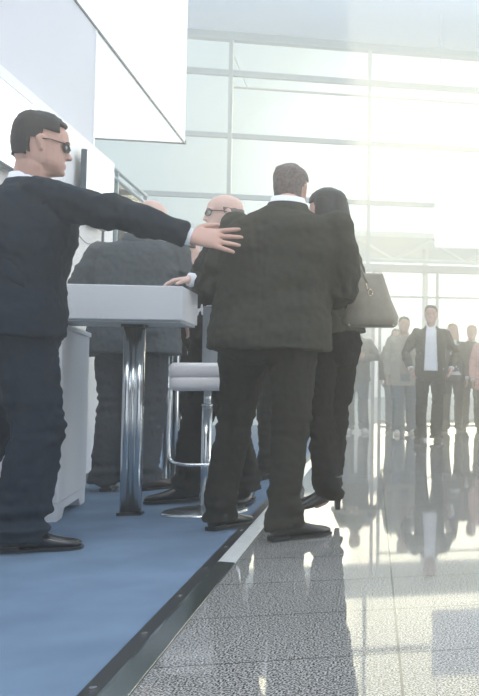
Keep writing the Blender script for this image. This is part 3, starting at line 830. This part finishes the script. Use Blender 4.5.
def snapped_strip(root, jacket, info, pts, name, m, w=.03, th=.006):
    """a flap lying on the cloth: follows the surface from point to point"""
    bm = BM(); rows = []
    for p in pts:
        row = []
        for dz in (0, -w*.5, -w):
            q = info['inv'] @ (Vector(p) + Vector((0, 0, dz)))
            ok, loc, nn, _ = jacket.closest_point_on_mesh(q)
            row.append(loc + nn*th*(1.0 if dz else .4))
        rows.append(row)
    vs = [[bm.verts.new(q) for q in r_] for r_ in rows]
    for a, b in zip(vs, vs[1:]):
        for k_ in range(2): bm.faces.new((a[k_], b[k_], b[k_+1], a[k_+1]))
    o = obj(name, bm, m, root, True)
    md = o.modifiers.new('solid', 'SOLIDIFY'); md.thickness = .004
    return o
snapped_strip(ia['jacket'], ia['jacket'], ia, [(-1.42+.02*i, 3.55+.004*i, 1.145-.007*i) for i in range(7)], 'pocket_flap', M['navy'], .045)

# --- B: grey-suited man from behind
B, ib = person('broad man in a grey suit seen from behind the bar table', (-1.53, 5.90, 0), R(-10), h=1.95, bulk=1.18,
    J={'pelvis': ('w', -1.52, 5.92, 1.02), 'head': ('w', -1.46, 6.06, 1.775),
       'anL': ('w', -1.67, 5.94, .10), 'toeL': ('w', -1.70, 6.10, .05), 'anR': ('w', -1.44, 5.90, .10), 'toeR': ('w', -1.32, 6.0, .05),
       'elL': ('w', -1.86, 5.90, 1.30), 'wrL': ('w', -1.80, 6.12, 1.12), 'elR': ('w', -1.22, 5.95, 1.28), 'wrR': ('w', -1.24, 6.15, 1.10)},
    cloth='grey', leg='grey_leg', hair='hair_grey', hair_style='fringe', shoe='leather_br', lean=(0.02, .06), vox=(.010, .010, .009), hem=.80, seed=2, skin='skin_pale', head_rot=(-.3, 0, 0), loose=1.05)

# --- C: bald man with glasses, hand on the table
C, ic = person('bald man in a dark suit behind the stool, resting a hand on the bar table', (-.88, 5.16, 0), R(108), h=1.79, bulk=1.0,
    J={'pelvis': ('w', -.88, 5.18, .93), 'head': ('w', -.865, 5.18, 1.66),
       'anR': ('w', -1.04, 5.24, .10), 'toeR': ('w', -1.20, 5.20, .05), 'anL': ('w', -.70, 5.16, .10), 'toeL': ('w', -.71, 4.99, .05),
       'shL': ('w', -.87, 5.00, 1.40), 'elL': ('w', -.76, 4.88, 1.20), 'wrR': ('w', -1.15, 5.30, 1.08), 'elR': ('w', -.98, 5.38, 1.12), 'wrL': ('w', -.955, 4.74, 1.225)},
    cloth='blackwool', leg='blackwool', hair='hair_grey', hair_style='fringe', lean=(0, .02), vox=(.006, .010, .010), seed=3, skin='skin_pale', glasses='clear', open_w=(1.24, 1.44, .01, .07), face=True,
    hands={'L': dict(world=True, d=(-.85, -.35, -.15), n=(0, 0, 1), curl=.5, spread=.12, thumb=-1, k=.92)})

# --- D: big man from behind
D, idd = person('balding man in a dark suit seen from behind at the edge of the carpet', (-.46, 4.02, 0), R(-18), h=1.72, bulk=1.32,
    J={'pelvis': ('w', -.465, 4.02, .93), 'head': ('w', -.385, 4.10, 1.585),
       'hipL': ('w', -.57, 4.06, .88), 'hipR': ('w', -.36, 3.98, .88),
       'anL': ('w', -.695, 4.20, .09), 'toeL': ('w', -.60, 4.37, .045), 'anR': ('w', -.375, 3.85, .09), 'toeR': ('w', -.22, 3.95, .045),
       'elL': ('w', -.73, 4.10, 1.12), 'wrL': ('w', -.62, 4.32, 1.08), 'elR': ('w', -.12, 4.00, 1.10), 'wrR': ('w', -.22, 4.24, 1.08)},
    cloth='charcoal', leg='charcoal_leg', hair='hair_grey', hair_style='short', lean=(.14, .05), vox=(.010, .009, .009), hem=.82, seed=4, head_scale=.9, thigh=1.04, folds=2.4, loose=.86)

# --- E: woman with the shoulder bag
E_, ie = person('woman with long dark hair and strapped heels beside the balding man, back turned', (-.21, 4.46, 0), R(40), h=1.64, bulk=.94,
    J={'pelvis': ('w', -.215, 4.48, .93), 'shR': ('w', -.14, 4.44, 1.30), 'head': ('w', -.25, 4.54, 1.57),
       'anL': ('w', -.205, 4.27, .15), 'toeL': ('w', -.36, 4.23, .05), 'anR': ('w', -.215, 4.50, .14), 'toeR': ('w', -.33, 4.54, .05),
       'elR': ('w', -.10, 4.42, 1.10), 'wrR': ('w', -.27, 4.60, 1.12), 'elL': ('w', -.35, 4.36, 1.12), 'wrL': ('w', -.42, 4.56, 1.16)},
    hands={'R': dict(world=True, d=(-1, .2, .2), n=(0, 1, .3)), 'L': dict(world=True, d=(-.6, .4, .4), n=(0, 1, .3))},
    cloth='coatwool', leg='blackwool', hair='hair_black', hair_style='long', lean=(-.03, .06), vox=(.010, .009, .009), hem=.94, seed=5, head_scale=1.1, heels=True, collar=False, arm_k=1.25)

bg_ = thing('handbag', 'taupe leather shoulder bag hanging at the dark-haired woman\'s right side', 'bag', (0.0, 4.27, .955), R(0))
bm = BM(); rings = []
for z, xa, xb, d in ((0.0, -.135, .095, .050), (.012, -.15, .112, .060), (.05, -.150, .118, .062), (.14, -.115, .080, .045), (.255, -.075, .042, .016), (.265, -.073, .040, .012)):
    c = Vector(((xa+xb)/2, 0, z)); rings.append(ering(c, Vector((1, 0, 0)), Vector((0, 1, 0)), (xb-xa)/2, d, 28, 4))
loft(bm, rings); obj('bag_body', bm, M['bag'], bg_, True)
for y in (-.03, .03):
    bm = BM(); tube(bm, smooth_path([(-.035, y, .215), (-.075, y*.9, .30), (-.115, y*.8+.03, .40), (-.135, y+.10, .47), (-.15, .16+y, .44), (-.14, .17+y, .36), (-.10, .08, .25), (-.05, .02, .20)]), .006, 8, flat=.6)
    obj('strap', bm, M['bag'], bg_, True)
bm = BM(); cpt = Vector((-.02, -.045, .165))
tube(bm, [cpt + Vector((.011*math.cos(a), 0, .016*math.sin(a))) for a in [2*PI*i/12 for i in range(13)]], .003, 6, round_ends=False)
tube(bm, [cpt + Vector((-.016, 0, .02)), cpt + Vector((-.022, 0, .045))], .004, 6)
obj('ring', bm, M['gold'], bg_, True)
for x in (-.12, .09):
    bm = BM(); ball(bm, (x, -.052, .006), .006, 8); obj('stud', bm, M['gold'], bg_, True)

# --- F: seated man on the farther stool
Fp, if_ = person('seated man in dark jacket and pale blue shirt, half hidden behind the outstretched hand', (-1.50, 6.44, 0), R(-75), h=1.74, bulk=.98,
    J={'pelvis': ('w', -1.46, 6.44, .88), 'hipL': ('w', -1.44, 6.54, .84), 'hipR': ('w', -1.42, 6.36, .84), 'knR': ('w', -1.10, 6.38, .70), 'knL': ('w', -1.08, 6.62, .72),
       'anR': ('w', -1.58, 6.30, .36), 'toeR': ('w', -1.655, 6.28, .06), 'anL': ('w', -1.26, 6.62, .36), 'toeL': ('w', -1.33, 6.62, .16),
       'head': ('w', -1.31, 6.42, 1.60), 'wrR': ('w', -1.18, 6.32, .90), 'elR': ('w', -1.34, 6.20, 1.10), 'wrL': ('w', -1.12, 6.6, .88)},
    cloth='blackwool', leg='blackwool', hair='hair', lean=(0, .16), vox=(.010, .012, .012), hem=.90, seed=6, skin='skin_pale', shirt='shirt_blue', open_w=(1.1, 1.44, .02, .08), face=True)
# --- G: man mostly hidden behind C and D
Gp, ig = person('man almost hidden behind the balding man, only his shoe and trouser hem showing', (-.66, 6.50, 0), R(170), h=1.70, bulk=1.0,
    cloth='blackwool', leg='blackwool', hair='hair', vox=(.014, .012, .014), seed=7, open_w=(1.1, 1.44, .02, .08))

# --- people walking in from the entrance
V = (.012, .012, .012)
person('walking man in a dark suit and open white shirt, frontmost of the crowd', (.70, 10.80, 0), R(178), h=1.70, bulk=.96,
    J={'anL': (-.07, .16, .09), 'toeL': (-.09, .33, .05), 'knL': (-.08, .14, .50), 'anR': (.12, -.08, .09), 'toeR': (.16, .08, .05), 'elL': (-.31, -.02, 1.10), 'elR': (.31, -.02, 1.10), 'wrL': (-.25, .12, .90), 'wrR': (.25, .12, .90)},
    cloth='charcoal', leg='blackwool', hair='hair', vox=(.009, .011, .009), seed=8, open_w=(.90, 1.45, .085, .06), shoe='leather_br', face=True, collar=True)
person('man in a light khaki coat over a plaid shirt, left of the suited walker', (.42, 12.45, 0), R(186), h=1.69, bulk=1.02,
    J={'anR': (.10, .12, .09), 'anL': (-.12, -.08, .09)}, cloth='parka', leg='jeans', hair='hair', vox=V, seed=9, shirt='plaid', shoe='sneaker', open_w=(.80, 1.45, .06, .05), hem=.72, face=True, loose=1.05)
person('man in a zipped grey jacket and jeans with folded arms, below the handbag', (-.26, 13.1, 0), R(180), h=1.70, bulk=.98,
    J={'elL': (-.30, .05, 1.12), 'wrL': (-.02, .20, 1.10), 'elR': (.30, .05, 1.12), 'wrR': (.02, .23, 1.14), 'anL': (-.12, .05, .09)},
    cloth='jacket_g', leg='jeans', hair='hair', vox=V, seed=10, shoe='sneaker', face=True, loose=1.05)
person('blonde woman in dark clothes walking behind the suited man\'s shoulder', (1.18, 13.1, 0), R(176), h=1.66, bulk=.92,
    J={'anR': (.10, .14, .09), 'anL': (-.10, -.10, .09)}, cloth='blackwool', leg='blackwool', hair='hair_blond', hair_style='long', vox=V, seed=11, shoe='leather', face=True, open_w=(1.15, 1.45, .02, .06), collar=False)
person('person in a dark coat at the right of the blonde woman', (1.52, 13.5, 0), R(182), h=1.66, bulk=.98,
    J={'anL': (-.10, .14, .09), 'anR': (.10, -.10, .09)}, cloth='coatwool', leg='blackwool', hair='hair_blond', vox=V, seed=12, shoe='leather', face=True, hem=.70)
person('person in a pink coat cut off by the photo\'s right edge', (1.62, 12.2, 0), R(178), h=1.58, bulk=1.0,
    cloth='pink', leg='blackwool', hair='hair', vox=V, seed=13, shoe='leather', face=True, hem=.70)
person('person in dark clothes half hidden behind the man in the khaki coat', (.36, 14.6, 0), R(180), h=1.66, bulk=.95,
    cloth='blackwool', leg='jeans', hair='hair', vox=V, seed=14, shoe='leather', hem=.72)
sb = thing('shoulder_bag', 'dark shoulder bag at the left hip of the man in the khaki coat', 'bag', (.17, 12.6, .78))
bm = BM(); rbox(bm, 0, 0, .10, .13, 0, .30); obj('bag_body', bm, M['black'], sb, True)
bm = BM(); tube(bm, smooth_path([(.0, -.10, .28), (.02, -.07, .5), (.09, 0, .68), (.02, .07, .5), (0, .10, .28)]), .010, 8); obj('strap', bm, M['black'], sb, True)

# ------------------------------------------------ haze in the sunlit hall air
def haze(name, dims, dens, label):
    hz = boxo(name, dims, None)
    hz['kind'] = 'stuff'; hz['label'] = label; hz['category'] = 'haze'
    mh = bpy.data.materials.new(name); mh.use_nodes = True; t = mh.node_tree; t.nodes.clear()
    o_ = t.nodes.new('ShaderNodeOutputMaterial'); vs_ = t.nodes.new('ShaderNodeVolumeScatter')
    vs_.inputs['Density'].default_value = dens; vs_.inputs['Anisotropy'].default_value = 0.8; vs_.inputs['Color'].default_value = (1, .98, .93, 1)
    t.links.new(vs_.outputs[0], o_.inputs['Volume'])
    hz.data.materials.append(mh)
haze('air_haze', (-8.5, 9, -2.9, GY-0.15, 0.001, 7.1), 0.029, 'thin sunlit haze filling the hall')
haze('added_entrance_haze', (-0.3, 8.8, 7.5, GY-0.2, 0.002, 5.2), 0.08, 'extra haze added to brighten the people walking in')  # second, denser volume added to scatter more light over the crowd
